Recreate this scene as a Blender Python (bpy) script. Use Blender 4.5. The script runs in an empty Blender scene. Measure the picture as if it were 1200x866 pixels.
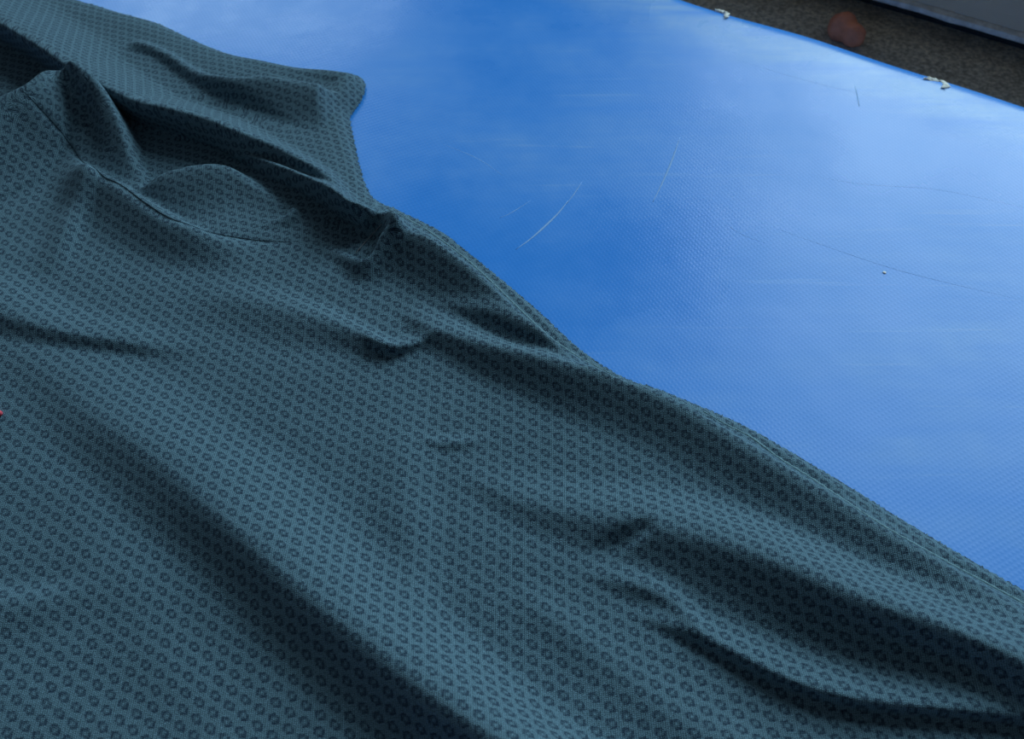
import bpy, bmesh, math, random
import numpy as np
from mathutils import Vector, Matrix

# ------------------------------------------------------------------ camera, world, lights
SC = bpy.context.scene
COL = SC.collection
F_PX, W, H = 1287.0, 1200.0, 866.0
PITCH = math.radians(50.0)
CAM = np.array([0.0, 0.0, 0.31])

cam_d = bpy.data.cameras.new('camera')
cam_d.sensor_width = 36.0
cam_d.lens = F_PX / W * 36.0
cam_d.clip_start = 0.01
cam_d.dof.use_dof = True
cam_d.dof.focus_distance = 0.40
cam_d.dof.aperture_fstop = 20.0
cam = bpy.data.objects.new('camera', cam_d)
cam.location = CAM.tolist()
cam.rotation_euler = (math.pi / 2 - PITCH, 0, 0)
COL.objects.link(cam)
SC.camera = cam

SC.view_settings.view_transform = 'Standard'
SC.view_settings.look = 'None'
SC.view_settings.gamma = 1.0
SC.view_settings.use_curve_mapping = False
SC.view_settings.exposure = 0.0

world = bpy.data.worlds.new('room_light')
SC.world = world
world.use_nodes = True
bg = world.node_tree.nodes['Background']
bg.inputs[0].default_value = (0.72, 0.86, 1.0, 1)
bg.inputs[1].default_value = 0.085


def window_light(name, loc, yaw, roll, sx, sy, power, color=(0.64, 0.88, 1.0)):
    """daylight through an upright pane that faces back into the room"""
    d = bpy.data.lights.new(name, 'AREA')
    d.shape = 'RECTANGLE'
    d.size, d.size_y = sx, sy
    d.energy = power
    d.color = color
    o = bpy.data.objects.new(name, d)
    o.location = loc
    o.rotation_euler = (Matrix.Rotation(math.radians(yaw), 3, 'Z') @ Matrix.Rotation(-math.pi / 2, 3, 'X') @ Matrix.Rotation(math.radians(roll), 3, 'Z')).to_euler()
    COL.objects.link(o)
    return o


window_light('daylight_window', (1.56, 2.05, 1.75), 0, 15.8, 1.9, 2.3, 110)
window_light('daylight_side_window', (-0.62, 2.05, 0.86), 12, 0, 0.75, 0.36, 6.5)


# ------------------------------------------------------------------ helpers
def at(px, py, z=0.0):
    """point of the place that the photo shows at (px, py), at height z"""
    px = np.asarray(px, float); py = np.asarray(py, float)
    x = (px - W / 2) / F_PX
    u = -(py - H / 2) / F_PX
    dy = math.cos(PITCH) + u * math.sin(PITCH)
    dz = -math.sin(PITCH) + u * math.cos(PITCH)
    t = (z - CAM[2]) / dz
    return np.stack([CAM[0] + t * x, CAM[1] + t * dy], -1)


def catmull(P, step=0.0015):
    """smooth dense curve through the rows of P (x, y, extra...)"""
    P = np.asarray(P, float)
    if len(P) < 2:
        return P
    Q = np.vstack([2 * P[0] - P[1], P, 2 * P[-1] - P[-2]])
    out = []
    for i in range(1, len(Q) - 2):
        n = max(2, int(np.linalg.norm(Q[i + 1, :2] - Q[i, :2]) / step))
        t = np.linspace(0, 1, n, endpoint=False)[:, None]
        a, b, c, d = Q[i - 1], Q[i], Q[i + 1], Q[i + 2]
        out.append(0.5 * ((2 * b) + (c - a) * t + (2 * a - 5 * b + 4 * c - d) * t ** 2 + (3 * b - a - 3 * c + d) * t ** 3))
    out.append(Q[-2][None])
    return np.vstack(out)


def near_on(C, X, Y, maxd=None):
    """nearest sample of curve C to every point: index, signed distance (+ on the left of travel)"""
    T = np.gradient(C[:, :2], axis=0)
    T /= np.linalg.norm(T, axis=1)[:, None] + 1e-12
    n = len(X)
    idx = np.zeros(n, int); dist = np.full(n, 9.0)
    for s in range(0, n, 20000):
        dx = X[s:s + 20000, None] - C[None, :, 0]
        dy = Y[s:s + 20000, None] - C[None, :, 1]
        d2 = dx * dx + dy * dy
        k = d2.argmin(1)
        idx[s:s + 20000] = k
        dist[s:s + 20000] = np.sqrt(d2[np.arange(len(k)), k])
    cr = T[idx, 0] * (Y - C[idx, 1]) - T[idx, 1] * (X - C[idx, 0])
    return idx, dist * np.where(cr >= 0, 1, -1)


def link(name, me, mat=None, parent=None):
    o = bpy.data.objects.new(name, me)
    COL.objects.link(o)
    if mat is not None:
        me.materials.append(mat)
    if parent is not None:
        o.parent = parent
    return o


def bm_obj(name, bm, mat=None, parent=None, smooth=True):
    me = bpy.data.meshes.new(name)
    bm.normal_update()
    bm.to_mesh(me); bm.free()
    if smooth:
        me.polygons.foreach_set('use_smooth', [True] * len(me.polygons))
    return link(name, me, mat, parent)


def tag(o, label, cat, group=None):
    o['label'] = label; o['category'] = cat
    if group: o['group'] = group


def tube_bm(P, R, seg=8, bm=None, flat=1.0):
    """tapered tube through 3-D points P with radii R (flat<1 squashes it in z)"""
    bm = bm or bmesh.new()
    P = [Vector(p) for p in P]
    rings = []
    for i, p in enumerate(P):
        t = (P[min(i + 1, len(P) - 1)] - P[max(i - 1, 0)]).normalized()
        side = t.cross(Vector((0, 0, 1)))
        side = side.normalized() if side.length > 1e-6 else Vector((1, 0, 0))
        up = side.cross(t).normalized()
        rings.append([bm.verts.new(p + (side * math.cos(a) + up * math.sin(a) * flat) * R[i])
                      for a in [2 * math.pi * k / seg for k in range(seg)]])
    for a, b in zip(rings, rings[1:]):
        for k in range(seg):
            bm.faces.new((a[k], a[(k + 1) % seg], b[(k + 1) % seg], b[k]))
    bm.faces.new(rings[0][::-1]); bm.faces.new(rings[-1])
    bmesh.ops.recalc_face_normals(bm, faces=bm.faces)
    return bm


# ------------------------------------------------------------------ materials
def new_mat(name):
    m = bpy.data.materials.new(name)
    m.use_nodes = True
    nt = m.node_tree
    return m, nt, nt.nodes['Principled BSDF']


class N:
    """small node-writing helper"""
    def __init__(s, nt): s.nt = nt

    def new(s, t, **kw):
        n = s.nt.nodes.new(t)
        for k, v in kw.items(): setattr(n, k, v)
        return n

    def put(s, sock, v):
        if isinstance(v, bpy.types.NodeSocket): s.nt.links.new(v, sock)
        else: sock.default_value = v

    def m(s, op, a, b=None, c=None, clamp=False):
        n = s.new('ShaderNodeMath', operation=op, use_clamp=clamp)
        s.put(n.inputs[0], a)
        if b is not None: s.put(n.inputs[1], b)
        if c is not None: s.put(n.inputs[2], c)
        return n.outputs[0]

    def noise(s, vec, scale, detail=3, rough=0.5):
        n = s.new('ShaderNodeTexNoise')
        s.put(n.inputs['Vector'], vec)
        n.inputs['Scale'].default_value = scale
        n.inputs['Detail'].default_value = detail
        n.inputs['Roughness'].default_value = rough
        return n.outputs['Fac']

    def ramp(s, fac, lo, hi, a=0.0, b=1.0):
        n = s.new('ShaderNodeMapRange', interpolation_type='SMOOTHSTEP')
        s.put(n.inputs[0], fac)
        for i, v in enumerate((lo, hi, a, b)): n.inputs[i + 1].default_value = v
        return n.outputs[0]

    def mix(s, fac, a, b):
        n = s.new('ShaderNodeMix', data_type='RGBA')
        s.put(n.inputs[0], fac)
        for sock, v in ((n.inputs[6], a), (n.inputs[7], b)):
            s.put(sock, (*v, 1) if isinstance(v, tuple) and len(v) == 3 else v)
        return n.outputs[2]

    def bump(s, height, dist, strength=1.0, normal=None):
        n = s.new('ShaderNodeBump')
        n.inputs['Strength'].default_value = strength
        n.inputs['Distance'].default_value = dist
        s.put(n.inputs['Height'], height)
        if normal is not None: s.put(n.inputs['Normal'], normal)
        return n.outputs[0]


def knit_material(name):
    """teal jersey with a dark woven ring in every cell and fine wales"""
    m, nt, bs = new_mat(name)
    g = N(nt)
    uv = g.new('ShaderNodeUVMap', uv_map='cloth').outputs[0]
    sep = g.new('ShaderNodeSeparateXYZ'); nt.links.new(uv, sep.inputs[0])
    U, V = sep.outputs[0], sep.outputs[1]          # one unit is one motif
    obj = g.new('ShaderNodeTexCoord').outputs['Object']
    wob = g.m('MULTIPLY', g.m('SUBTRACT', g.noise(uv, 2.3, 2), 0.5), 0.22)
    U2 = g.m('ADD', U, wob)
    col = g.m('FLOOR', U2)
    V2 = g.m('ADD', g.m('SUBTRACT', V, g.m('MULTIPLY', col, 0.38)), wob)
    x = g.m('SUBTRACT', g.m('FRACT', U2), 0.5)
    y = g.m('SUBTRACT', g.m('FRACT', V2), 0.5)
    # the figure is drawn thread by thread
    rag = g.m('MULTIPLY', g.m('SUBTRACT', g.noise(uv, 9.0, 1), 0.5), 0.16)
    x = g.m('DIVIDE', g.m('ADD', g.m('FLOOR', g.m('MULTIPLY', g.m('ADD', x, rag), 9.0)), 0.5), 9.0)
    y = g.m('DIVIDE', g.m('ADD', g.m('FLOOR', g.m('MULTIPLY', g.m('SUBTRACT', y, rag), 9.0)), 0.5), 9.0)
    mx = g.m('MAXIMUM', g.m('ABSOLUTE', x), g.m('MULTIPLY', g.m('ABSOLUTE', y), 1.05))
    ring = g.m('MULTIPLY', g.ramp(mx, 0.13, 0.20), g.ramp(mx, 0.35, 0.40, 1.0, 0.0))
    # open at two opposite corners
    opened = g.ramp(g.m('MULTIPLY', x, y), 0.014, 0.045, 1.0, 0.08)
    ring = g.m('MULTIPLY', ring, opened)
    knot = g.m('MULTIPLY', g.ramp(g.m('MULTIPLY', x, g.m('MULTIPLY', y, -1.0)), 0.028, 0.06), g.ramp(mx, 0.36, 0.41, 1.0, 0.0))
    ring = g.m('MAXIMUM', ring, knot)
    patch = g.ramp(g.noise(uv, 1.1, 3), 0.3, 0.7, 0.88, 1.0)
    ring = g.m('MULTIPLY', ring, patch)
    # knit grain: wales and courses
    tau = 2 * math.pi
    wale = g.m('SINE', g.m('MULTIPLY', U, tau * 7))
    course = g.m('SINE', g.m('ADD', g.m('MULTIPLY', V, tau * 8), g.m('MULTIPLY', g.m('SINE', g.m('MULTIPLY', U, tau * 3.5)), 1.4)))
    grain = g.m('ADD', g.m('MULTIPLY', wale, 0.55), g.m('MULTIPLY', course, 0.45))
    speck = g.noise(uv, 11.0, 2, 0.8)
    ring = g.m('MULTIPLY', ring, g.ramp(speck, 0.40, 0.66, 1.0, 0.6))
    base = g.mix(g.ramp(g.noise(obj, 9, 2), 0.3, 0.7), (0.022, 0.062, 0.084), (0.026, 0.070, 0.092))
    light = g.mix(g.ramp(grain, -0.6, 0.7), base, (0.158, 0.275, 0.340))
    light = g.mix(g.ramp(speck, 0.45, 0.72), light, (0.20, 0.35, 0.46))
    dark = g.mix(g.ramp(grain, -0.9, 0.9), (0.001, 0.007, 0.024), (0.006, 0.028, 0.068))
    c = g.mix(g.m('MULTIPLY', ring, 0.97), light, dark)
    nt.links.new(c, bs.inputs['Base Color'])
    bs.inputs['Roughness'].default_value = 0.85
    bs.inputs['Specular IOR Level'].default_value = 0.18
    bs.inputs['Sheen Weight'].default_value = 0.10
    bs.inputs['Sheen Roughness'].default_value = 0.5
    bs.inputs['Sheen Tint'].default_value = (0.6, 0.8, 1.0, 1)
    h = g.m('SUBTRACT', g.m('ADD', g.m('MULTIPLY', grain, 0.4), g.m('MULTIPLY', speck, 0.5)), g.m('MULTIPLY', ring, 0.5))
    nt.links.new(g.bump(h, 0.0003, 0.9), bs.inputs['Normal'])
    return m


def vinyl_material():
    m, nt, bs = new_mat('blue_vinyl')
    g = N(nt)
    tc = g.new('ShaderNodeTexCoord').outputs['Object']
    sep = g.new('ShaderNodeSeparateXYZ'); nt.links.new(tc, sep.inputs[0])
    X, Y = sep.outputs[0], sep.outputs[1]
    k = 2 * math.pi / 0.0016
    a, b = math.radians(28), math.radians(118)
    s1 = g.m('SINE', g.m('MULTIPLY', g.m('ADD', g.m('MULTIPLY', X, math.cos(a)), g.m('MULTIPLY', Y, math.sin(a))), k))
    s2 = g.m('SINE', g.m('MULTIPLY', g.m('ADD', g.m('MULTIPLY', X, math.cos(b)), g.m('MULTIPLY', Y, math.sin(b))), k * 0.8))
    weave = g.m('MULTIPLY', g.m('ADD', s1, 1.0), g.m('ADD', s2, 1.0))
    cloud = g.noise(tc, 9, 5, 0.62)
    fine = g.noise(tc, 60, 4, 0.6)
    # rubbed, chalky wear
    stretch = g.new('ShaderNodeMapping'); nt.links.new(tc, stretch.inputs[0])
    stretch.inputs['Rotation'].default_value = (0, 0, math.radians(24))
    stretch.inputs['Scale'].default_value = (6, 42, 1)
    streak = g.noise(stretch.outputs[0], 1.0, 4, 0.6)
    wear = g.m('MULTIPLY', g.ramp(cloud, 0.42, 0.78), g.ramp(streak, 0.3, 0.75))
    along = g.m('ADD', g.m('MULTIPLY', g.m('SUBTRACT', X, float(e0[0])), float(EN[0])), g.m('MULTIPLY', g.m('SUBTRACT', Y, float(e0[1]) - 0.30), float(EN[1])))
    rim = g.m('MULTIPLY', g.ramp(along, -0.060, -0.020), g.ramp(along, -0.0165, -0.0125, 1.0, 0.0))
    wear = g.m('ADD', wear, g.m('MULTIPLY', g.m('MULTIPLY', rim, g.ramp(streak, 0.36, 0.58)), 1.8))
    hair = g.new('ShaderNodeMapping'); nt.links.new(tc, hair.inputs[0])
    hair.inputs['Rotation'].default_value = (0, 0, math.radians(-58))
    hair.inputs['Scale'].default_value = (9, 190, 1)
    thin = g.ramp(g.noise(hair.outputs[0], 1.0, 3, 0.6), 0.60, 0.70)
    wear = g.m('ADD', wear, g.m('MULTIPLY', g.m('MULTIPLY', thin, g.ramp(cloud, 0.42, 0.65)), 0.5))
    wear = g.m('MULTIPLY', wear, g.ramp(fine, 0.25, 0.75, 0.5, 1.0))
    c = g.mix(g.ramp(cloud, 0.3, 0.7), (0.040, 0.275, 0.84), (0.052, 0.305, 0.88))
    c = g.mix(g.m('MULTIPLY', wear, 0.42), c, (0.30, 0.52, 0.85))
    nt.links.new(c, bs.inputs['Base Color'])
    nt.links.new(g.m('ADD', 0.20, g.m('MULTIPLY', g.ramp(cloud, 0.3, 0.7), 0.18)), bs.inputs['Roughness'])
    bs.inputs['IOR'].default_value = 1.38
    b1 = g.bump(weave, 0.00003, 0.19)
    b2 = g.bump(g.noise(tc, 16, 3), 0.0012, 0.35, b1)
    nt.links.new(b2, bs.inputs['Normal'])
    return m


def floor_material():
    m, nt, bs = new_mat('gritty_floor')
    g = N(nt)
    tc = g.new('ShaderNodeTexCoord').outputs['Object']
    n1 = g.noise(tc, 420, 3, 0.7)
    n2 = g.noise(tc, 30, 4, 0.6)
    c = g.mix(g.ramp(n1, 0.3, 0.72), (0.40, 0.32, 0.22), (0.98, 0.82, 0.58))
    c = g.mix(g.ramp(n2, 0.35, 0.75, 0, 0.35), c, (0.16, 0.13, 0.095))
    nt.links.new(c, bs.inputs['Base Color'])
    bs.inputs['Roughness'].default_value = 0.92
    nt.links.new(g.bump(n1, 0.001, 0.8), bs.inputs['Normal'])
    return m


def plain_material(name, col, col2=None, rough=0.7, scale=40, bump=0.0005, spec=0.3):
    m, nt, bs = new_mat(name)
    g = N(nt)
    tc = g.new('ShaderNodeTexCoord').outputs['Object']
    n1 = g.noise(tc, scale, 4, 0.6)
    nt.links.new(g.mix(g.ramp(n1, 0.3, 0.7), col, col2 or tuple(0.8 * v for v in col)), bs.inputs['Base Color'])
    bs.inputs['Roughness'].default_value = rough
    bs.inputs['Specular IOR Level'].default_value = spec
    nt.links.new(g.bump(n1, bump, 0.6), bs.inputs['Normal'])
    return m


M_KNIT = knit_material('teal_patterned_knit')
M_THREAD = plain_material('teal_thread', (0.20, 0.34, 0.38), (0.13, 0.24, 0.28), 0.8, 900)
M_GROOVE_SHADE = plain_material('groove_shade_thread', (0.02, 0.05, 0.075), (0.012, 0.035, 0.055), 0.85, 900)  # dark colour draws the shade in the armhole seam's groove
M_FLOOR = floor_material()
M_WALL = plain_material('grey_painted_panel', (0.76, 0.60, 0.43), (0.70, 0.55, 0.40), 0.6, 25, 0.0006)
M_LIP = plain_material('pale_trim', (0.85, 0.82, 0.76), (0.60, 0.58, 0.53), 0.6, 220)
M_GAP_SHADE = plain_material('gap_shade_plinth', (0.05, 0.047, 0.042), (0.03, 0.03, 0.027), 0.9, 120)  # near black: the shadow in the gap under the lip, put into the colour
M_CLAY = plain_material('terracotta', (0.78, 0.27, 0.15), (0.62, 0.21, 0.12), 0.85, 160, 0.0006)
M_FOAM = plain_material('white_backing', (0.92, 0.92, 0.88), (0.80, 0.80, 0.74), 0.9, 500, 0.0005)
M_RED = plain_material('red_thread', (0.95, 0.12, 0.17), (0.85, 0.08, 0.12), 0.6, 500)
M_LINT = plain_material('pale_fibre', (0.32, 0.33, 0.33), (0.25, 0.26, 0.27), 0.6, 500)
M_SCUFF = plain_material('scuffed_vinyl', (0.30, 0.54, 0.92), (0.24, 0.48, 0.90), 0.6, 300, 0.0001)
M_MARK = plain_material('dark_scuff', (0.03, 0.21, 0.70), (0.04, 0.25, 0.76), 0.3, 300, 0.0001)

# ------------------------------------------------------------------ the mat, floor and wall
FLOOR_Z = -0.035
ROLL = 0.016                                        # radius of the mat's rolled edge
e0, e1 = at(808, 0, -0.17 * ROLL), at(1200, 124, -0.17 * ROLL)
ED = (e1 - e0) / np.linalg.norm(e1 - e0)            # along the far edge of the mat
EN = np.array([-ED[1], ED[0]])                      # away from the mat, towards the wall
e0 = e0 + EN * 0.44 * ROLL                          # the outermost line of the roll lies beyond the visible rim
e1 = e1 + EN * 0.44 * ROLL

M_VINYL = vinyl_material()


def edge_pt(s, d, z):
    p = e0 + ED * s + EN * d
    return (p[0], p[1], z)


def mat_wave(s, d):
    return 0.0005 * (math.sin(s * 31 + d * 40) - 1) * math.exp(-(d / 0.03) ** 2) + 0.0003 * (math.sin(s * 9 + 2) * math.sin(d * 14) - 1)


def mat_z(x, y):
    v = np.array([x, y]) - e0
    return mat_wave(float(v @ ED), float(v @ EN))


def build_mat():
    root = bpy.data.objects.new('exercise_mat', None)
    COL.objects.link(root)
    root.location = (0.0, 0.30, FLOOR_Z)
    tag(root, 'bright blue textured vinyl mat with scuffs and scratches, lying under the shirt', 'mat')
    # cover: dense sheet whose far edge rolls down to the floor
    r = ROLL
    prof = [(-1.05, 0.0)] + [(-0.8 + 0.05 * k, 0.0) for k in range(8)]
    prof += [(-0.41 + 0.006 * k, 0.0) for k in range(66)]
    prof = [p for p in prof if p[0] < -r - 0.002]
    for k in range(11):
        a = math.pi / 2 * k / 10
        prof.append((-r + r * math.sin(a), -r + r * math.cos(a)))
    prof += [(0.0008, -0.020), (0.0, -0.026), (-0.002, FLOOR_Z + 0.0012), (-0.012, FLOOR_Z + 0.0006), (-1.05, FLOOR_Z + 0.0006)]
    S = np.linspace(-1.25, 0.75, 500)
    rng = random.Random(3)
    ph = [(rng.uniform(20, 90), rng.uniform(0, 6), rng.uniform(0.2, 1)) for _ in range(8)]
    verts = []
    for s in S:
        wob = 0.0005 * sum(a * math.sin(f * s + p) for f, p, a in ph)
        for d, z in prof:
            near = math.exp(-(d / 0.03) ** 2) if z > FLOOR_Z + 0.003 else 0
            zz = z + (mat_wave(s, d) if z > FLOOR_Z + 0.003 else 0)
            verts.append(edge_pt(s, d + wob * near, zz))
    n, mlen = len(S), len(prof)
    faces = []
    for i in range(n - 1):
        for j in range(mlen - 1):
            a = i * mlen + j
            faces.append((a, a + mlen, a + mlen + 1, a + 1))
        a = i * mlen
        faces.append((a + mlen - 1, a + 2 * mlen - 1, a + mlen, a))
    faces.append(tuple(range(mlen - 1, -1, -1)))
    faces.append(tuple((n - 1) * mlen + j for j in range(mlen)))
    me = bpy.data.meshes.new('cover')
    me.from_pydata([(v[0], v[1] - 0.30, v[2] - FLOOR_Z) for v in verts], [], faces)
    me.validate()
    bm = bmesh.new(); bm.from_mesh(me)
    bmesh.ops.recalc_face_normals(bm, faces=bm.faces)
    bm.to_mesh(me); bm.free()
    me.polygons.foreach_set('use_smooth', [len(p.vertices) == 4 for p in me.polygons])
    link('cover', me, M_VINYL, root)
    off = Vector((0, 0.30, FLOOR_Z))

    # torn places where the white backing shows
    def tear(pts, seed, lab):
        rg = random.Random(seed)
        bm = bmesh.new()
        C = catmull([(*at(a, b, -0.001), w) for a, b, w in pts], 0.0008)
        top = []; bot = []
        for i, (x, y, w) in enumerate(C):
            t = C[min(i + 1, len(C) - 1), :2] - C[max(i - 1, 0), :2]
            t = t / (np.linalg.norm(t) + 1e-9)
            nrm = np.array([-t[1], t[0]])
            w *= 1.25; l = w * rg.uniform(0.3, 1.9); q = w * rg.uniform(0.3, 1.5)
            dd = np.dot(np.array([x, y]) - e0, EN)
            g_ = min(max(0.0, dd + ROLL), 0.0155); zb = mat_z(x, y) - 0.0003 - (ROLL - math.sqrt(ROLL ** 2 - g_ ** 2))
            ring = []
            for k, (o_, zz) in enumerate([(l, 0.0005), (l * 0.7, 0.0009), (0, 0.0010 + rg.uniform(-.0001, .0002)), (-q * 0.7, 0.0008), (-q, 0.0004)]):
                ring.append(bm.verts.new(Vector((x + nrm[0] * o_ * .001, y + nrm[1] * o_ * .001, zb + zz + rg.uniform(0, .0003))) - off))
            top.append(ring)
        for a, b in zip(top, top[1:]):
            for k in range(4): bm.faces.new((a[k], a[k + 1], b[k + 1], b[k]))
            bm.faces.new((a[4], a[0], b[0], b[4]))
        bm.faces.new(top[0]); bm.faces.new(top[-1][::-1])
        # frayed fibres sticking up
        for i in range(6):
            x, y, w = C[rg.randrange(len(C))]
            dd = float(np.dot(np.array([x, y]) - e0, EN)); g_ = min(max(0.0, dd + ROLL), 0.0155)
            p = Vector((x, y, mat_z(x, y) - (ROLL - math.sqrt(ROLL ** 2 - g_ ** 2)))) - off
            q = p + Vector((rg.uniform(-.0022, .0022), rg.uniform(-.0022, .0022), rg.uniform(.0003, .0007)))
            tube_bm([p, (p + q) / 2 + Vector((0, 0, .0004)), q], [.00028, .0002, .00006], 5, bm)
        bmesh.ops.recalc_face_normals(bm, faces=bm.faces)
        o = bm_obj('torn_backing', bm, M_FOAM, root, smooth=False)
        o['label'] = lab
    tear([(838, 12, .35), (843, 11, .8), (848, 13.5, .8), (852, 16, .7), (851, 20, .9), (849, 22, .4)], 5,
         'small white tear in the blue edge')
    tear([(1082, 93, .4), (1088, 93, .9), (1094, 93, 1.2), (1100, 93.5, 1.2), (1104, 95, 1.0), (1108, 98, 1.1), (1107, 102, 1.0), (1103, 104, .5)], 8,
         'larger white tear in the blue edge')

    # scratches and scuffs
    def scratch(pts, w, mat, bmw=None):
        C = catmull([(*at(a, b, 0.0),) for a, b in pts], 0.002)
        n = len(C)
        P = [Vector((x, y, mat_z(x, y) + 0.00001)) - off for x, y in C]
        R = [w * (0.15 + 0.85 * math.sin(math.pi * (i + .5) / n)) for i in range(n)]
        return bm_obj('scratch', tube_bm(P, R, 6, None, min(0.10, 0.00002 / w)), mat, root)
    scratch([(604, 292), (622, 279), (640, 263), (655, 248), (666, 234)], 0.00045, M_SCUFF)
    scratch([(664, 238), (673, 226), (682, 212)], 0.00022, M_SCUFF)
    scratch([(765, 236), (776, 214), (788, 186), (797, 160)], 0.0004, M_SCUFF)
    scratch([(1002, 100), (1005, 112), (1007, 124)], 0.0003, M_SCUFF)
    scratch([(585, 255), (600, 248), (622, 234)], 0.00015, M_SCUFF)
    scratch([(520, 168), (560, 185), (590, 205)], 0.00012, M_SCUFF)
    scratch([(905, 265), (960, 285), (1060, 318), (1200, 352)], 0.00013, M_MARK)
    scratch([(950, 205), (1010, 215), (1100, 222), (1200, 243)], 0.0001, M_MARK)
    scratch([(850, 262), (872, 275), (897, 284)], 0.0001, M_MARK)
    scratch([(860, 68), (940, 92), (1020, 112)], 0.0001, M_MARK)
    return root


MAT_ROOT = build_mat()


def slab(name, pts, z0, z1, mat, kind=None):
    bm = bmesh.new()
    a = [bm.verts.new((p[0], p[1], z0)) for p in pts]
    b = [bm.verts.new((p[0], p[1], z1)) for p in pts]
    n = len(pts)
    for i in range(n):
        bm.faces.new((a[i], a[(i + 1) % n], b[(i + 1) % n], b[i]))
    bm.faces.new(a[::-1]); bm.faces.new(b)
    bmesh.ops.recalc_face_normals(bm, faces=bm.faces)
    o = bm_obj(name, bm, mat, None, smooth=False)
    if kind: o['kind'] = kind
    return o


# wall foot: the pale lip runs from (1035,0) to (1200,48)
LIP_Z = FLOOR_Z + 0.016
w0, w1 = at(1033, 0, LIP_Z), at(1200, 49, LIP_Z)
WD = (w1 - w0) / np.linalg.norm(w1 - w0)
WN = np.array([-WD[1], WD[0]])


def wall_pt(s, d): return w0 + WD * s + WN * d


slab('floor', [(-1.6, -1.0), (2.2, -1.0), (2.2, 2.4), (-1.6, 2.4)], FLOOR_Z - 0.02, FLOOR_Z, M_FLOOR, 'structure')


def build_wall():
    # profile (distance from the lip line, height): plinth set back, panel with a slightly bulged face
    def sweep(name, prof, mat, smooth=True, bumpy=0.0):
        bm = bmesh.new(); rings = []
        rg = random.Random(4)
        for s in np.linspace(-0.9, 1.1, 240):
            rings.append([])
            for d, z in prof:
                p = wall_pt(s, d + bumpy * (0.5 * math.sin(s * 130) + rg.uniform(-.6, .6)) * (1 if d < 0.001 else 0))
                rings[-1].append(bm.verts.new((p[0], p[1], z)))
        k = len(prof)
        for a, b in zip(rings, rings[1:]):
            for i in range(k): bm.faces.new((a[i], a[(i + 1) % k], b[(i + 1) % k], b[i]))
        bm.faces.new(rings[0]); bm.faces.new(rings[-1][::-1])
        bmesh.ops.recalc_face_normals(bm, faces=bm.faces)
        o = bm_obj(name, bm, mat, None, smooth=False)
        o['kind'] = 'structure'
        return o
    sweep('baseboard_back', [(0.02, FLOOR_Z), (0.02, LIP_Z - 0.0012), (0.22, LIP_Z - 0.0012), (0.22, FLOOR_Z)], M_GAP_SHADE)  # fills the gap below the lip, coloured as its shadow
    sweep('trim_1', [(0.0, LIP_Z - 0.0012), (-0.0006, LIP_Z), (0.0, LIP_Z + 0.0018), (0.004, LIP_Z + 0.0024), (0.05, LIP_Z + 0.0024), (0.05, LIP_Z - 0.0012)], M_LIP, True, 0.0006)
    sweep('wall_back', [(0.004, LIP_Z + 0.0026), (0.0035, LIP_Z + 0.01), (0.0035, 0.018), (0.0055, 0.022), (0.25, 0.0225), (0.25, LIP_Z + 0.0026)], M_WALL)


build_wall()


def build_pebble():
    """two-lobed lump of terracotta"""
    bm = bmesh.new()
    bmesh.ops.create_icosphere(bm, subdivisions=5, radius=1.0)
    from mathutils import noise
    zc = FLOOR_Z + 0.0078
    c = at(993, 34, zc)
    ax = Vector((*(at(1004, 40, zc) - at(985, 25, zc)), 0)).normalized()
    ay = Vector((-ax.y, ax.x, 0))
    for v in bm.verts:
        p = v.co.copy()
        u = p.x
        waist = 1.0 - 0.17 * math.exp(-((u - 0.15) / 0.28) ** 2) + 0.12 * math.exp(-((u + 0.5) / 0.4) ** 2)
        q = Vector((p.x * 0.0118, p.y * 0.0080 * waist, p.z * 0.0076 * waist))
        q *= 1 + 0.10 * noise.noise(p * 1.4 + Vector((3, 1, 7))) + 0.035 * noise.noise(p * 5) + 0.015 * noise.noise(p * 14)
        # small chip near one end
        dch = (p - Vector((-0.55, -0.35, 0.75)).normalized()).length
        q *= 1 - 0.10 * math.exp(-(dch / 0.16) ** 2)
        q.z = max(q.z, -0.0070)
        v.co = ax * q.x + ay * q.y + Vector((0, 0, q.z))
    o = bm_obj('pebble', bm, M_CLAY)
    o.location = (c[0], c[1], FLOOR_Z + 0.0070)
    tag(o, 'reddish brown lump of clay on the gritty floor beyond the mat', 'stone')


build_pebble()

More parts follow.
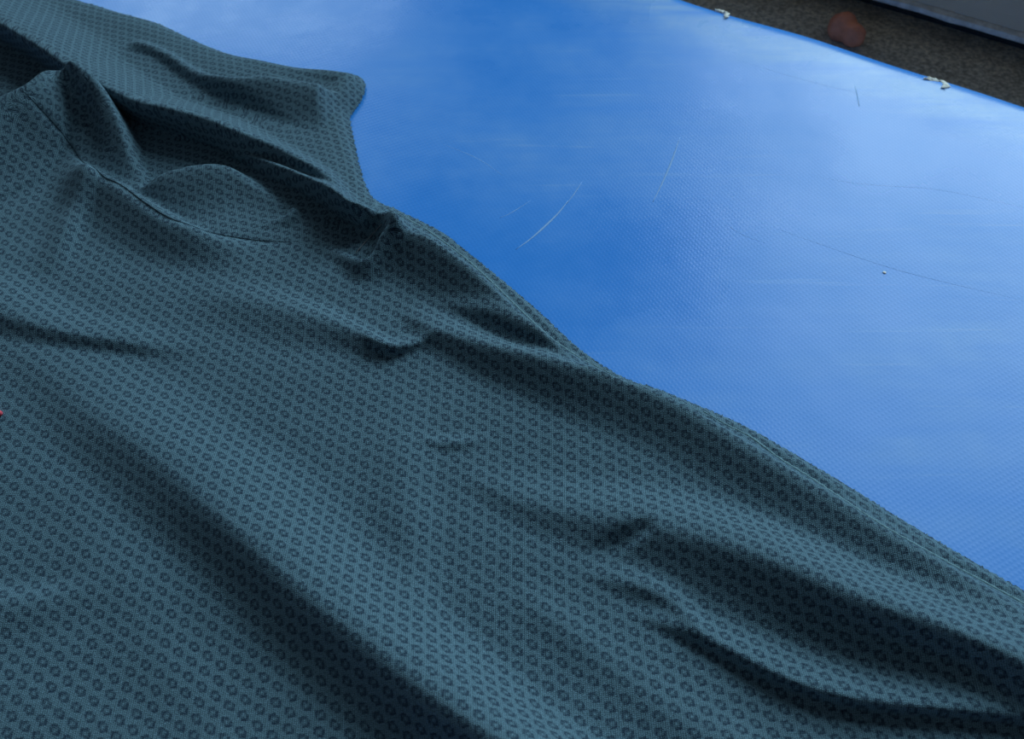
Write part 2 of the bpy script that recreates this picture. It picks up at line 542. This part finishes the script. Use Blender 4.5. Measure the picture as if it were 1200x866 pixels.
# ------------------------------------------------------------------ the shirt
# every fold: pixel path of its crest in the photo with height above the cloth (mm)
# and how far the cloth falls away on the left / right of the path (mm)
FOLDS = [
    # F upper sleeve: rolled lower edge over the dark hollow
    [(-160, -50, 15, 30, 14, 13), (-60, -8, 16, 28, 13, 13), (0, 27, 17, 26, 12, 13), (30, 44, 17, 24, 12, 13), (70, 71, 17, 22, 11, 12), (100, 88, 17, 20, 11, 12),
     (130, 105, 17, 18, 11, 12), (160, 118, 16, 16, 11, 12), (200, 127, 16, 15, 12, 12), (240, 138, 15, 14, 12, 9), (280, 154, 14, 12, 12, 7),
     (330, 175, 10, 9, 9, 4), (380, 203, 7, 7, 7, 2), (420, 230, 4, 6, 6, 1), (448, 243, 3, 5, 6, 0)],
    # second roll just below it
    [(262, 172, 0, 2, 6, 0), (300, 184, 4, 4, 8, 2), (330, 193, 6, 4, 8, 3), (363, 206, 8, 4, 8, 5), (400, 223, 8.5, 4, 8, 6), (424, 239, 8, 4, 7, 5), (447, 248, 4, 4, 7, 1), (466, 256, 2, 3, 6, 0)],
    # hollow under the roll
    [(190, 168, 0, 6, 6), (240, 178, -3.2, 9, 9), (290, 205, -3.6, 9, 8), (340, 232, -3.8, 9, 7), (385, 262, -3.8, 9, 8), (415, 280, -3.6, 8, 7), (432, 284, -1, 5, 5)],
    # D turned up corner of the shoulder: steep beyond, gentle on the near side
    [(-170, 190, 15, 7, 45), (-60, 142, 17, 7, 45), (0, 112, 19, 7, 42), (30, 97, 21, 7, 40), (60, 80, 23, 6, 38), (83, 70, 24, 6, 34), (100, 80, 23, 6, 32), (116, 97, 20, 6, 30),
     (132, 125, 16, 6, 26), (142, 150, 12, 6, 22), (151, 180, 7, 5, 18), (162, 208, 2, 5, 12)],
    # shallow hollow inside that corner
    [(56, 104, 0, 3, 8), (74, 106, -2.2, 4, 10), (90, 116, -4, 5, 12), (103, 136, -4, 6, 12), (112, 158, -2.5, 5, 8), (120, 180, 0, 5, 5)],
    # H edge of the folded cuff
    [(150, 50, 0, 6, 8), (165, 50, 2, 6, 10), (195, 66, 3, 7, 12), (230, 88, 4, 8, 14), (270, 91, 5, 9, 16), (311, 90, 6, 10, 22), (350, 96, 6, 10, 24), (380, 106, 6, 9, 24), (400, 120, 5, 7, 18), (411, 134, 3, 5, 10)],
    # valley above H
    [(300, 76, 0, 6, 6), (340, 85, -2.5, 7, 7), (380, 95, -3, 7, 7), (410, 110, -2.5, 6, 6), (418, 122, -1, 4, 4)],
    # hollow between sleeve edge and H
    [(140, 62, 0, 8, 8), (170, 70, -3, 10, 10), (210, 98, -4.5, 11, 9), (260, 122, -3, 10, 8), (310, 140, -1.5, 8, 8), (350, 160, 0, 8, 8)],
    # J lit dome inside the sleeve
    [(160, 226, 0, 3, 14), (172, 216, 2.5, 4, 18), (192, 203, 5, 6, 22), (222, 195, 6, 7, 26), (250, 193, 6, 8, 26), (285, 203, 4.5, 8, 24), (318, 222, 2.5, 7, 20), (345, 240, 0, 5, 14)],
    # pleat at the right of the dome
    [(346, 234, 3, 4, 2.5), (340, 246, 2.4, 5, 2.5), (326, 256, 1.2, 5, 3), (306, 264, 0, 4, 3)],
    # S ridge below the armhole seam
    [(84, 182, 1, 6, 14), (100, 190, 5, 6, 20), (130, 208, 6, 6, 22), (165, 232, 6, 7, 22), (205, 258, 5, 8, 20), (250, 279, 3, 8, 16), (300, 292, 0, 8, 12)],
    # fold left of it running down
    [(96, 195, 2.5, 10, 12), (88, 235, 2.5, 9, 14), (74, 275, 2.2, 8, 14), (56, 322, 0, 8, 12)],
    # K rim of the small pocket under the arm
    [(380, 288, 0, 3, 5), (402, 296, 2, 3, 6), (425, 303, 4, 3.5, 8), (440, 290, 5, 4, 9), (448, 272, 5.5, 5, 10), (460, 252, 4, 5, 10), (470, 250, 1, 4, 8)],
    # M ridge of the side seam, upper part
    [(448, 244, 1, 3, 8), (470, 256, 6, 3.5, 17), (500, 275, 7.5, 4, 20), (540, 303, 6.5, 4, 19), (575, 333, 4.6, 4, 16), (610, 366, 3.2, 4, 12), (650, 400, 3, 4, 9), (700, 428, 2, 4, 8), (740, 445, 1, 4, 8)],
    # N thin crest
    [(500, 352, 0, 6, 3), (546, 361, 1.3, 8, 4), (585, 370, 1.8, 8, 5), (625, 386, 1.6, 7, 4), (660, 408, 0.6, 5, 4), (690, 425, 0, 4, 4)],
    # O crest, long shadowed side
    [(470, 362, 0, 14, 4), (500, 380, 2.4, 14, 7), (545, 396, 4.0, 13, 10), (600, 410, 5.2, 12, 13), (660, 424, 5.9, 10, 17), (720, 442, 6, 9, 21), (780, 466, 6, 8, 21), (840, 500, 5.5, 9, 20),
     (900, 538, 4.5, 10, 18), (960, 575, 3.5, 10, 17), (1040, 625, 3, 10, 15), (1130, 680, 3, 10, 14), (1300, 770, 3, 10, 14)],
    # Q / P crest ending in a small pouch
    [(225, 345, 0, 14, 14), (290, 352, 1.6, 16, 18), (350, 366, 2.6, 14, 18), (400, 381, 2.6, 10, 12), (440, 396, 2.2, 8, 6), (470, 402, 0.8, 6, 4), (500, 392, 0, 5, 3)],
    [(420, 385, 0, 6, 2), (438, 398, 1.5, 7, 3, 1), (462, 406, 1.9, 7, 3, 1.8), (486, 402, 1.6, 7, 3, 1.5), (506, 393, 1.0, 6, 2.4), (520, 388, 0, 5, 2)],
    # A crest at the left
    [(-120, 325, 2.5, 26, 14), (-40, 347, 3, 26, 12), (0, 365, 3, 24, 10), (50, 382, 2.6, 20, 7), (95, 393, 2.2, 17, 4.5), (150, 402, 1.6, 15, 4), (190, 408, 0.8, 12, 5), (240, 412, 0, 10, 6)],
    # B the great diagonal ridge
    [(-60, 360, 0, 20, 12), (40, 425, 1.0, 24, 16), (110, 480, 3.0, 30, 20), (180, 532, 5, 34, 22), (240, 584, 6.3, 36, 20), (300, 640, 7.6, 36, 19), (350, 685, 8.3, 34, 20), (400, 726, 8.8, 32, 21),
     (455, 772, 9.5, 30, 21), (515, 818, 10.3, 28, 20), (575, 862, 11, 26, 19), (680, 940, 13, 26, 20), (800, 1030, 13, 26, 20)],
    # faint ridges lower left
    [(-60, 706, 1.4, 10, 14), (10, 708, 1.5, 10, 14), (70, 702, 1.2, 10, 12), (130, 682, 0, 10, 10)],
    [(60, 560, 0, 12, 12), (110, 640, 0.5, 16, 18), (170, 740, 0.6, 16, 18), (240, 850, 0.6, 16, 18), (300, 950, 0.6, 16, 18)],
    # X soft side of the middle
    [(470, 470, 0, 14, 16), (470, 540, 1.3, 14, 18), (474, 610, 1.6, 14, 18), (486, 690, 1.4, 12, 14), (500, 750, 0, 10, 10)],
    # V tiny crease
    [(485, 513, 0, 5, 2.5), (515, 519, 0.9, 6, 3), (545, 519, 0.9, 6, 3), (575, 512, 0, 5, 2.5)],
    # R broad band running to the lower right
    [(540, 558, 0, 8, 4), (575, 573, 0.8, 12, 7), (620, 590, 1.6, 16, 10), (680, 604, 2.5, 20, 13), (740, 611, 3.6, 22, 15), (800, 624, 5, 24, 17), (860, 640, 6.3, 24, 18), (926, 664, 7.8, 24, 18),
     (1001, 697, 8.8, 24, 17, 0.5), (1077, 724, 9.2, 22, 15, 2), (1150, 752, 9.2, 20, 13, 3.5), (1250, 792, 9.5, 20, 12, 4), (1400, 860, 9.5, 20, 11, 4)],
    # crease from the band down to the left
    [(752, 620, -1.6, 5, 4), (720, 638, -1.8, 5, 4), (680, 655, -1.5, 5, 3.5), (620, 672, -0.9, 4, 3.5), (560, 690, 0, 4, 4)],
    # T
    [(680, 672, 0, 8, 3), (715, 680, 0.9, 10, 4), (750, 687, 1.7, 10, 5), (785, 702, 1.9, 9, 5), (812, 722, 1.2, 7, 4), (835, 745, 0, 5, 3)],
    # U crest with the narrow dark undercut
    [(740, 722, 0, 7, 3, 0), (775, 729, 1.2, 8, 4, 0.5), (812, 741, 2.4, 9, 4.5, 1.5), (845, 757, 3.0, 11, 4.5, 2), (885, 778, 3.6, 13, 5, 3), (930, 799, 3.9, 14, 5, 3.5), (985, 816, 4.0, 15, 5, 3.5), (1050, 826, 4.0, 15, 5, 3.5),
     (1120, 832, 3.8, 15, 5, 3.5), (1200, 840, 3.8, 15, 5, 3.5), (1350, 850, 3.8, 15, 5, 3.5)],
    # lower middle, soft
    [(590, 690, 0, 10, 10), (640, 720, 0.8, 10, 10), (700, 770, 1.0, 12, 12), (780, 830, 1.2, 14, 12), (860, 880, 1.2, 14, 12)],
]

# outline of the shirt on the mat: photo position and the height the silhouette has there (mm)
OUTLINE = [(-330, -120, 6), (-200, -88, 6), (-100, -62, 6), (0, -32, 6), (105, 0, 5), (150, 13, 5), (180, 21, 5), (203, 31, 5), (235, 46, 5), (270, 59, 5), (310, 66, 6), (350, 73, 7),
           (385, 75, 8), (408, 77, 9), (421, 80, 9), (428, 88, 9), (427, 99, 8.5), (421, 112, 8), (414, 123, 7), (411, 132, 6), (413, 147, 5.5), (417, 168, 5), (423, 193, 4.5), (429, 212, 4),
           (436, 226, 3.5), (448, 235, 3.5), (463, 241, 3.5), (482, 250, 3.5), (505, 261, 3.5), (527, 275, 3), (547, 291, 3), (572, 311, 3), (602, 336, 3), (640, 369, 3), (672, 399, 3), (702, 421, 3.5),
           (736, 440, 4), (768, 450, 4), (800, 463, 4), (832, 476, 4), (870, 493, 4), (902, 510, 4), (950, 538, 4), (1000, 568, 4), (1050, 599, 4), (1100, 629, 4), (1150, 658, 4), (1200, 686, 4.5),
           (1300, 742, 5), (1450, 826, 5)]
SIDE_SEAM = [(456, 246), (470, 252), (500, 268), (540, 297), (575, 328), (610, 362), (640, 390), (672, 413), (700, 429), (720, 440)]
SIDE_SEAM_LOW = [(824, 482), (850, 496), (880, 511), (915, 537), (955, 562), (1000, 592), (1050, 624), (1100, 652), (1150, 679), (1200, 706), (1300, 760)]
ARM_SEAM = [(26, 106), (45, 124), (66, 147), (84, 170), (97, 189), (118, 203), (142, 216), (172, 238), (205, 257), (245, 271), (290, 279), (340, 284)]
BASE = 0.0060

CO = None


def outline_world():
    return catmull([(*at(a, b, z * .0006), z * .001) for a, b, z in OUTLINE], 0.002)


CORNER = (3, 4)                                     # the turned up corner lies over the other folds


def raw_height(X, Y, folds, parts=False):
    za = sum_folds(X, Y, [c for i, c in enumerate(folds) if i not in CORNER])
    zb = sum_folds(X, Y, [folds[i] for i in CORNER])
    k = 0.0015
    z = np.where(za > zb, za, zb) + k * np.exp(-np.abs(za - zb) / k) * (zb > BASE + 0.0005)
    z += 0.00045 * np.sin(X * 61 + 1.3 * np.sin(Y * 37)) * np.sin(Y * 53 + 0.6) + 0.00018 * np.sin(X * 140 + Y * 90) * np.sin(Y * 170 - X * 60)
    return (z, za - zb) if parts else z


def sum_folds(X, Y, folds):
    z = np.full(X.shape, BASE)
    GAIN = 1.5
    for C in folds:
        mw = max(C[:, 3].max(), C[:, 4].max())
        m = (X > C[:, 0].min() - mw) & (X < C[:, 0].max() + mw) & (Y > C[:, 1].min() - mw) & (Y < C[:, 1].max() + mw)
        if not m.any(): continue
        idx, d = near_on(C, X[m], Y[m])
        w = np.where(d >= 0, C[idx, 3], C[idx, 4])
        t = np.clip(np.abs(d) / w, 0, 1)
        t = np.where(d < 0, t ** 0.80, t)
        z[m] += (C[idx, 2] * (GAIN if C[:, 2].max() < 0.0135 else 1.0)) * (0.5 + 0.5 * np.cos(math.pi * t))
    return z


def lean(X, Y, folds):
    """sideways travel of the cloth where a fold rolls over its near side"""
    dx = np.zeros(X.shape); dy = np.zeros(X.shape)
    for C in folds:
        if C[:, 5].max() < 1e-5: continue
        mw = max(C[:, 3].max(), C[:, 4].max())
        m = (X > C[:, 0].min() - mw) & (X < C[:, 0].max() + mw) & (Y > C[:, 1].min() - mw) & (Y < C[:, 1].max() + mw)
        if not m.any(): continue
        idx, d = near_on(C, X[m], Y[m])
        t = np.clip(np.abs(d) / np.where(d >= 0, C[idx, 3], C[idx, 4]), 0, 1)
        b = C[idx, 5] * (0.5 + 0.5 * np.cos(math.pi * t))
        dx[m] -= C[idx, 6] * b; dy[m] -= C[idx, 7] * b
    return dx, dy


def edge_shape(X, Y, z):
    idx, d = near_on(CO, X, Y)              # the shirt is on the right of travel
    d = -d
    hs = CO[idx, 2]
    r = np.maximum(hs * 1.5, 0.004)
    k = np.clip(d / r, 0, 1)
    prof = np.sin(k * math.pi / 2)
    # near the outline the cloth has the outline's own height
    bl = np.clip((d - r * 0.6) / 0.010, 0, 1); bl = bl * bl * (3 - 2 * bl)
    top = hs * (1 - bl) + np.maximum(z, 0.0012) * bl
    return np.maximum(prof * top, 0.0003), d


def fold_curves(hts):
    out = []
    for f, hz in zip(FOLDS, hts):
        C = catmull([(*at(p[0], p[1], z), p[2] * .001, p[3] * .001, p[4] * .001, (p[5] if len(p) > 5 else 0) * .001) for p, z in zip(f, hz)], 0.0015)
        C[:, 3:5] = np.maximum(C[:, 3:5], 0.0015)
        T = np.gradient(C[:, :2], axis=0); T /= np.linalg.norm(T, axis=1)[:, None] + 1e-12
        nrm = np.stack([-T[:, 1], T[:, 0]], 1)
        C[:, :2] += nrm * C[:, 5:6]                 # the roll leans back over to its drawn crest
        out.append(np.hstack([C, nrm]))
    return out


CO = outline_world()
hts = [[BASE + max(0, p[2]) * .001 for p in f] for f in FOLDS]
for _ in range(5):                                  # settle every crest at the height the summed folds give it
    curves = fold_curves(hts)
    new = []
    for f, hz in zip(FOLDS, hts):
        P = np.array([at(p[0], p[1], z) for p, z in zip(f, hz)])
        T = np.gradient(catmull(P, 0.0015), axis=0); T /= np.linalg.norm(T, axis=1)[:, None] + 1e-12
        k = [int(np.argmin(np.linalg.norm(catmull(P, 0.0015) - q, axis=1))) for q in P]
        P = P + np.stack([-T[k, 1], T[k, 0]], 1) * np.array([[(p[5] if len(p) > 5 else 0) * .001] for p in f])
        zz, _d = edge_shape(P[:, 0], P[:, 1], raw_height(P[:, 0], P[:, 1], curves))
        new.append([0.5 * a + 0.5 * b for a, b in zip(hz, zz)])
    hts = new
curves = fold_curves(hts)

STEP = 0.0007
xs = np.arange(-0.32, 0.33, STEP)
ys = np.arange(0.02, 0.66, STEP)
GX, GY = np.meshgrid(xs, ys)                        # rows follow y
shape = GX.shape


def inside_frame(X, Y, m=110):
    """keep a margin around what the photo can see"""
    dz = -CAM[2]; dy = Y - CAM[1]
    fwd = dy * math.cos(PITCH) - dz * math.sin(PITCH)
    up = dy * math.sin(PITCH) + dz * math.cos(PITCH)
    return np.abs(X / fwd * F_PX) < W / 2 + m, np.abs(up / fwd * F_PX) < H / 2 + m


ax_, ay_ = inside_frame(GX, GY, 120)
field_ok = ax_ & ay_
Z = np.zeros(shape); D = np.zeros(shape)
sel = field_ok.ravel()
fx, fy = GX.ravel()[sel], GY.ravel()[sel]
zr, over = raw_height(fx, fy, curves, True)
tmp = np.full(GX.size, BASE); tmp[sel] = zr
Zr = tmp.reshape(shape)


def blur(A, n):
    for _ in range(n):
        A = A.copy()
        A[1:-1] = (A[:-2] + 2 * A[1:-1] + A[2:]) / 4
        A[:, 1:-1] = (A[:, :-2] + 2 * A[:, 1:-1] + A[:, 2:]) / 4
    return A


Zr = blur(Zr, 3)
ze, de = edge_shape(fx, fy, Zr.ravel()[sel])
tmp = np.zeros(GX.size); tmp[sel] = ze; Z = tmp.reshape(shape)
tmp = np.full(GX.size, -1.0); tmp[sel] = de; D = tmp.reshape(shape)


LX = np.zeros(GX.size); LY = np.zeros(GX.size)
LX[sel], LY[sel] = lean(fx, fy, curves)
tmp = np.ones(GX.size); tmp[sel] = np.clip(over / 0.003 + 0.5, 0, 1)
soft = np.clip(D / 0.006, 0, 1) * tmp.reshape(shape)
LX = blur(LX.reshape(shape), 3) * soft; LY = blur(LY.reshape(shape), 3) * soft


def height_at(x, y):
    i = np.clip((np.asarray(y) - ys[0]) / STEP, 0, len(ys) - 2.001); j = np.clip((np.asarray(x) - xs[0]) / STEP, 0, len(xs) - 2.001)
    i0 = i.astype(int); j0 = j.astype(int); a = i - i0; b = j - j0
    return (Z[i0, j0] * (1 - a) * (1 - b) + Z[i0 + 1, j0] * a * (1 - b) + Z[i0, j0 + 1] * (1 - a) * b + Z[i0 + 1, j0 + 1] * a * b)


def on_cloth(px, py):
    """first point of the shirt met by the ray through the pixel"""
    x = (px - W / 2) / F_PX; u = -(py - H / 2) / F_PX
    d = np.array([x, math.cos(PITCH) + u * math.sin(PITCH), -math.sin(PITCH) + u * math.cos(PITCH)])
    t = np.linspace((0.045 - CAM[2]) / d[2], (-CAM[2]) / d[2], 900)
    P = CAM[None] + t[:, None] * d[None]
    hit = np.nonzero(P[:, 2] <= height_at(P[:, 0], P[:, 1]))[0]
    return P[hit[0]] if len(hit) else P[-1]


def seam_world(pts):
    return catmull([on_cloth(a, b) for a, b in pts], 0.001)


seams = {k: seam_world(v) for k, v in (('up', SIDE_SEAM), ('low', SIDE_SEAM_LOW), ('arm', ARM_SEAM))}
# the seams pull a narrow groove into the cloth
for k, depth, wl in (('up', 0.0012, 0.0022), ('low', 0.0010, 0.0018), ('arm', 0.0007, 0.0014)):
    C = seams[k]
    m = field_ok & (GX > C[:, 0].min() - .01) & (GX < C[:, 0].max() + .01) & (GY > C[:, 1].min() - .01) & (GY < C[:, 1].max() + .01)
    idx, d = near_on(C, GX[m], GY[m])
    side = 1 if k != 'arm' else -1
    t = (d * side - wl * 0.5) / wl
    fade = np.clip(np.minimum(idx, len(C) - 1 - idx) / 12.0, 0, 1)
    cut = depth * np.exp(-t ** 2) * fade
    Zm = Z[m]; Z[m] = np.maximum(Zm - cut, 0.0003)

# --- unrolled coordinates for the knit pattern: relax a coarse net to the real lengths of the cloth
K = 5
cz = blur(Z, 9)[::K, ::K]; cx = (GX + LX)[::K, ::K]; cy = (GY + LY)[::K, ::K]
UV = np.stack([GX[::K, ::K], GY[::K, ::K]], -1).copy()


def rest(dy, dx):
    a = (slice(0, cz.shape[0] - dy), slice(max(0, -dx), cz.shape[1] - max(0, dx)))
    b = (slice(dy, None), slice(max(0, dx), cz.shape[1] + min(0, dx)))
    L = np.sqrt((cx[a] - cx[b]) ** 2 + (cy[a] - cy[b]) ** 2 + (cz[a] - cz[b]) ** 2)
    return a, b, np.minimum(L, 5.0 * STEP * K * math.hypot(dy, dx))


spr = [rest(0, 1), rest(1, 0), rest(1, 1), rest(1, -1)]
vel = np.zeros_like(UV)
for it in range(1500):
    F = np.zeros_like(UV)
    for a, b, L in spr:
        d = UV[b] - UV[a]
        n = np.sqrt((d ** 2).sum(-1)) + 1e-9
        c = (d / n[..., None]) * (n - L)[..., None] * 0.24
        F[a] += c; F[b] -= c
    vel = vel * 0.93 + F * 0.5
    UV += vel
ci = (GY - ys[0]) / (STEP * K); cj = (GX - xs[0]) / (STEP * K)
ci = np.clip(ci, 0, cz.shape[0] - 1.001); cj = np.clip(cj, 0, cz.shape[1] - 1.001)
i0 = ci.astype(int); j0 = cj.astype(int); aa = (ci - i0)[..., None]; bb = (cj - j0)[..., None]
FU = UV[i0, j0] * (1 - aa) * (1 - bb) + UV[i0 + 1, j0] * aa * (1 - bb) + UV[i0, j0 + 1] * (1 - aa) * bb + UV[i0 + 1, j0 + 1] * aa * bb

# --- normals of the whole sheet so that neighbouring parts shade alike
S3 = np.stack([GX + LX, GY + LY, Z], -1)
NRM = np.cross(np.gradient(S3, axis=1), np.gradient(S3, axis=0))
NRM /= np.linalg.norm(NRM, axis=-1)[..., None] + 1e-12

PITCH_UV = 0.0047


def side_of(C, cap):
    idx, d = near_on(C, GX.ravel()[sel], GY.ravel()[sel])
    o = np.zeros(GX.size); o[sel] = d
    i = np.zeros(GX.size, int); i[sel] = idx
    return o.reshape(shape), i.reshape(shape)


def part_masks():
    both = np.vstack([seams['up'], seams['low']])
    d, i = side_of(both[:, :2], 0)
    back = d > 0
    back &= ~((i == 0))
    # the sleeve: everything beyond the armhole seam and the underarm
    arm = catmull(np.vstack([at(-330, 20, .01), at(-60, 60, .012), seams['arm'][0, :2], seams['arm'][::40, :2], seams['arm'][-1, :2],
                             on_cloth(380, 291)[:2], on_cloth(425, 302)[:2], on_cloth(444, 276)[:2], seams['up'][0, :2], CO[np.argmin(np.linalg.norm(CO[:, :2] - at(452, 236, .003), axis=1)), :2], at(520, 200, 0)]), 0.002)
    d2, i2 = side_of(arm, 0)
    sleeve = d2 > 0
    back &= ~sleeve
    return sleeve, back


sleeve_m, back_m = part_masks()
keep = field_ok & (D > -STEP * 0.75)
# pull the verts just outside the outline onto it
PX, PY = GX + LX, GY + LY
outm = keep & (D < STEP * 0.3)
idx, _ = near_on(CO, GX[outm], GY[outm])
PX[outm] = CO[idx, 0]; PY[outm] = CO[idx, 1]
Z[outm] = 0.0003
ORI = Vector((0.0, 0.28, 0.0))


def cloth_part(name, mask, root, rot=0.0, off=(0, 0), scale=1.0):
    cell_in = keep[:-1, :-1] & keep[1:, :-1] & keep[:-1, 1:] & keep[1:, 1:]
    some = (D[:-1, :-1] > 0) | (D[1:, :-1] > 0) | (D[:-1, 1:] > 0) | (D[1:, 1:] > 0)
    cells = cell_in & some & mask[:-1, :-1]
    ii, jj = np.nonzero(cells)
    nx = shape[1]
    quads = np.stack([ii * nx + jj, ii * nx + jj + 1, (ii + 1) * nx + jj + 1, (ii + 1) * nx + jj], 1)
    used, inv = np.unique(quads, return_inverse=True)
    inv = inv.reshape(quads.shape)
    co = np.stack([PX.ravel()[used] - ORI.x, PY.ravel()[used] - ORI.y, Z.ravel()[used] - ORI.z], 1)
    me = bpy.data.meshes.new(name)
    me.vertices.add(len(used)); me.vertices.foreach_set('co', co.ravel())
    me.loops.add(inv.size); me.loops.foreach_set('vertex_index', inv.ravel().astype(np.int32))
    me.polygons.add(len(quads))
    me.polygons.foreach_set('loop_start', np.arange(0, inv.size, 4, dtype=np.int32))
    me.update(calc_edges=True)
    me.polygons.foreach_set('use_smooth', np.ones(len(quads), bool))
    uvl = me.uv_layers.new(name='cloth')
    fu = FU.reshape(-1, 2)[used] / (np.array([0.00435, 0.0049]) * scale)
    c, s = math.cos(rot), math.sin(rot)
    fu = np.stack([fu[:, 0] * c - fu[:, 1] * s + off[0], fu[:, 0] * s + fu[:, 1] * c + off[1]], 1) + 300
    uvl.data.foreach_set('uv', fu[inv.ravel()].ravel())
    me.update()
    me.normals_split_custom_set_from_vertices(NRM.reshape(-1, 3)[used])
    return link(name, me, M_KNIT, root)


shirt = bpy.data.objects.new('knit_shirt', None)
COL.objects.link(shirt)
shirt.location = ORI
tag(shirt, 'rumpled dark teal knit shirt with small navy ring pattern spread over the blue mat', 'shirt')
cloth_part('front_panel', ~sleeve_m & ~back_m, shirt)
cloth_part('sleeve', sleeve_m, shirt, rot=math.radians(-14), off=(0.4, 0.2), scale=0.88)
gap = GX < at(780, 455, .004)[0]
cloth_part('back_panel', back_m & gap, shirt, rot=math.radians(20), off=(0.1, 0.6))
cloth_part('back_panel', back_m & ~gap, shirt, rot=math.radians(20), off=(0.1, 0.6))


def seam_part(name, C, r, mat=M_THREAD):
    z = height_at(C[:, 0], C[:, 1])
    P = [Vector((x, y, h + r * 0.25)) - ORI for (x, y), h in zip(C[:, :2], z)]
    n = len(P)
    R = [r * (0.35 + 0.65 * min(1, 6 * (i + .5) / n, 6 * (n - i - .5) / n)) * (1 + 0.25 * math.sin(i * 1.9)) for i in range(n)]
    return bm_obj(name, tube_bm(P, R, 7, None, 0.8), mat, shirt)


seam_part('side_seam', seams['up'][::1], 0.00042)
o = seam_part('side_seam', seams['low'][::1], 0.0005)
seam_part('armhole_seam', seams['arm'][::1], 0.00022, M_GROOVE_SHADE)

# ------------------------------------------------------------------ small things on top
p0, p1, p2 = on_cloth(417, 298), on_cloth(434, 280), on_cloth(447, 264)
zt = lambda p, a: Vector((p[0], p[1], p[2] + a))
P = [Vector(c) for c in catmull([zt(p0, .0006), zt((p0 + p1) / 2, .0012), zt(p1, .0012), zt(p2, .0006)], 0.0008)]
o = bm_obj('lint_strand', tube_bm([p - P[0] for p in P], [0.00012] * len(P), 6), M_LINT)
o.location = P[0]
tag(o, 'fine pale lint strand across the dark underarm hollow of the shirt', 'lint')

r0 = on_cloth(3, 486); r1 = on_cloth(-8, 485); r2 = on_cloth(-20, 488)
P = [Vector(c) for c in catmull([zt(r0, .0006), zt(r1, .0008), zt(r2, .0006)], 0.0005)]
n = len(P)
o = bm_obj('red_thread', tube_bm([p - P[0] for p in P], [0.0011 * min(1, 0.6 + 0.3 * i) for i in range(n)], 8), M_RED)
o.location = P[0]
tag(o, 'tiny red thread end on the shirt at the left picture edge', 'thread')

bm = bmesh.new()
bmesh.ops.create_icosphere(bm, subdivisions=2, radius=0.0007)
for v in bm.verts:
    v.co.z *= 0.25; v.co *= 1 + 0.2 * math.sin(v.co.x * 9000 + v.co.y * 5000)
o = bm_obj('lint_speck', bm, M_FOAM)
q = at(1037, 318, 0.0005)
o.location = (q[0], q[1], mat_z(q[0], q[1]) + 0.00016)
tag(o, 'tiny white speck of lint lying alone on the bare blue mat', 'lint')
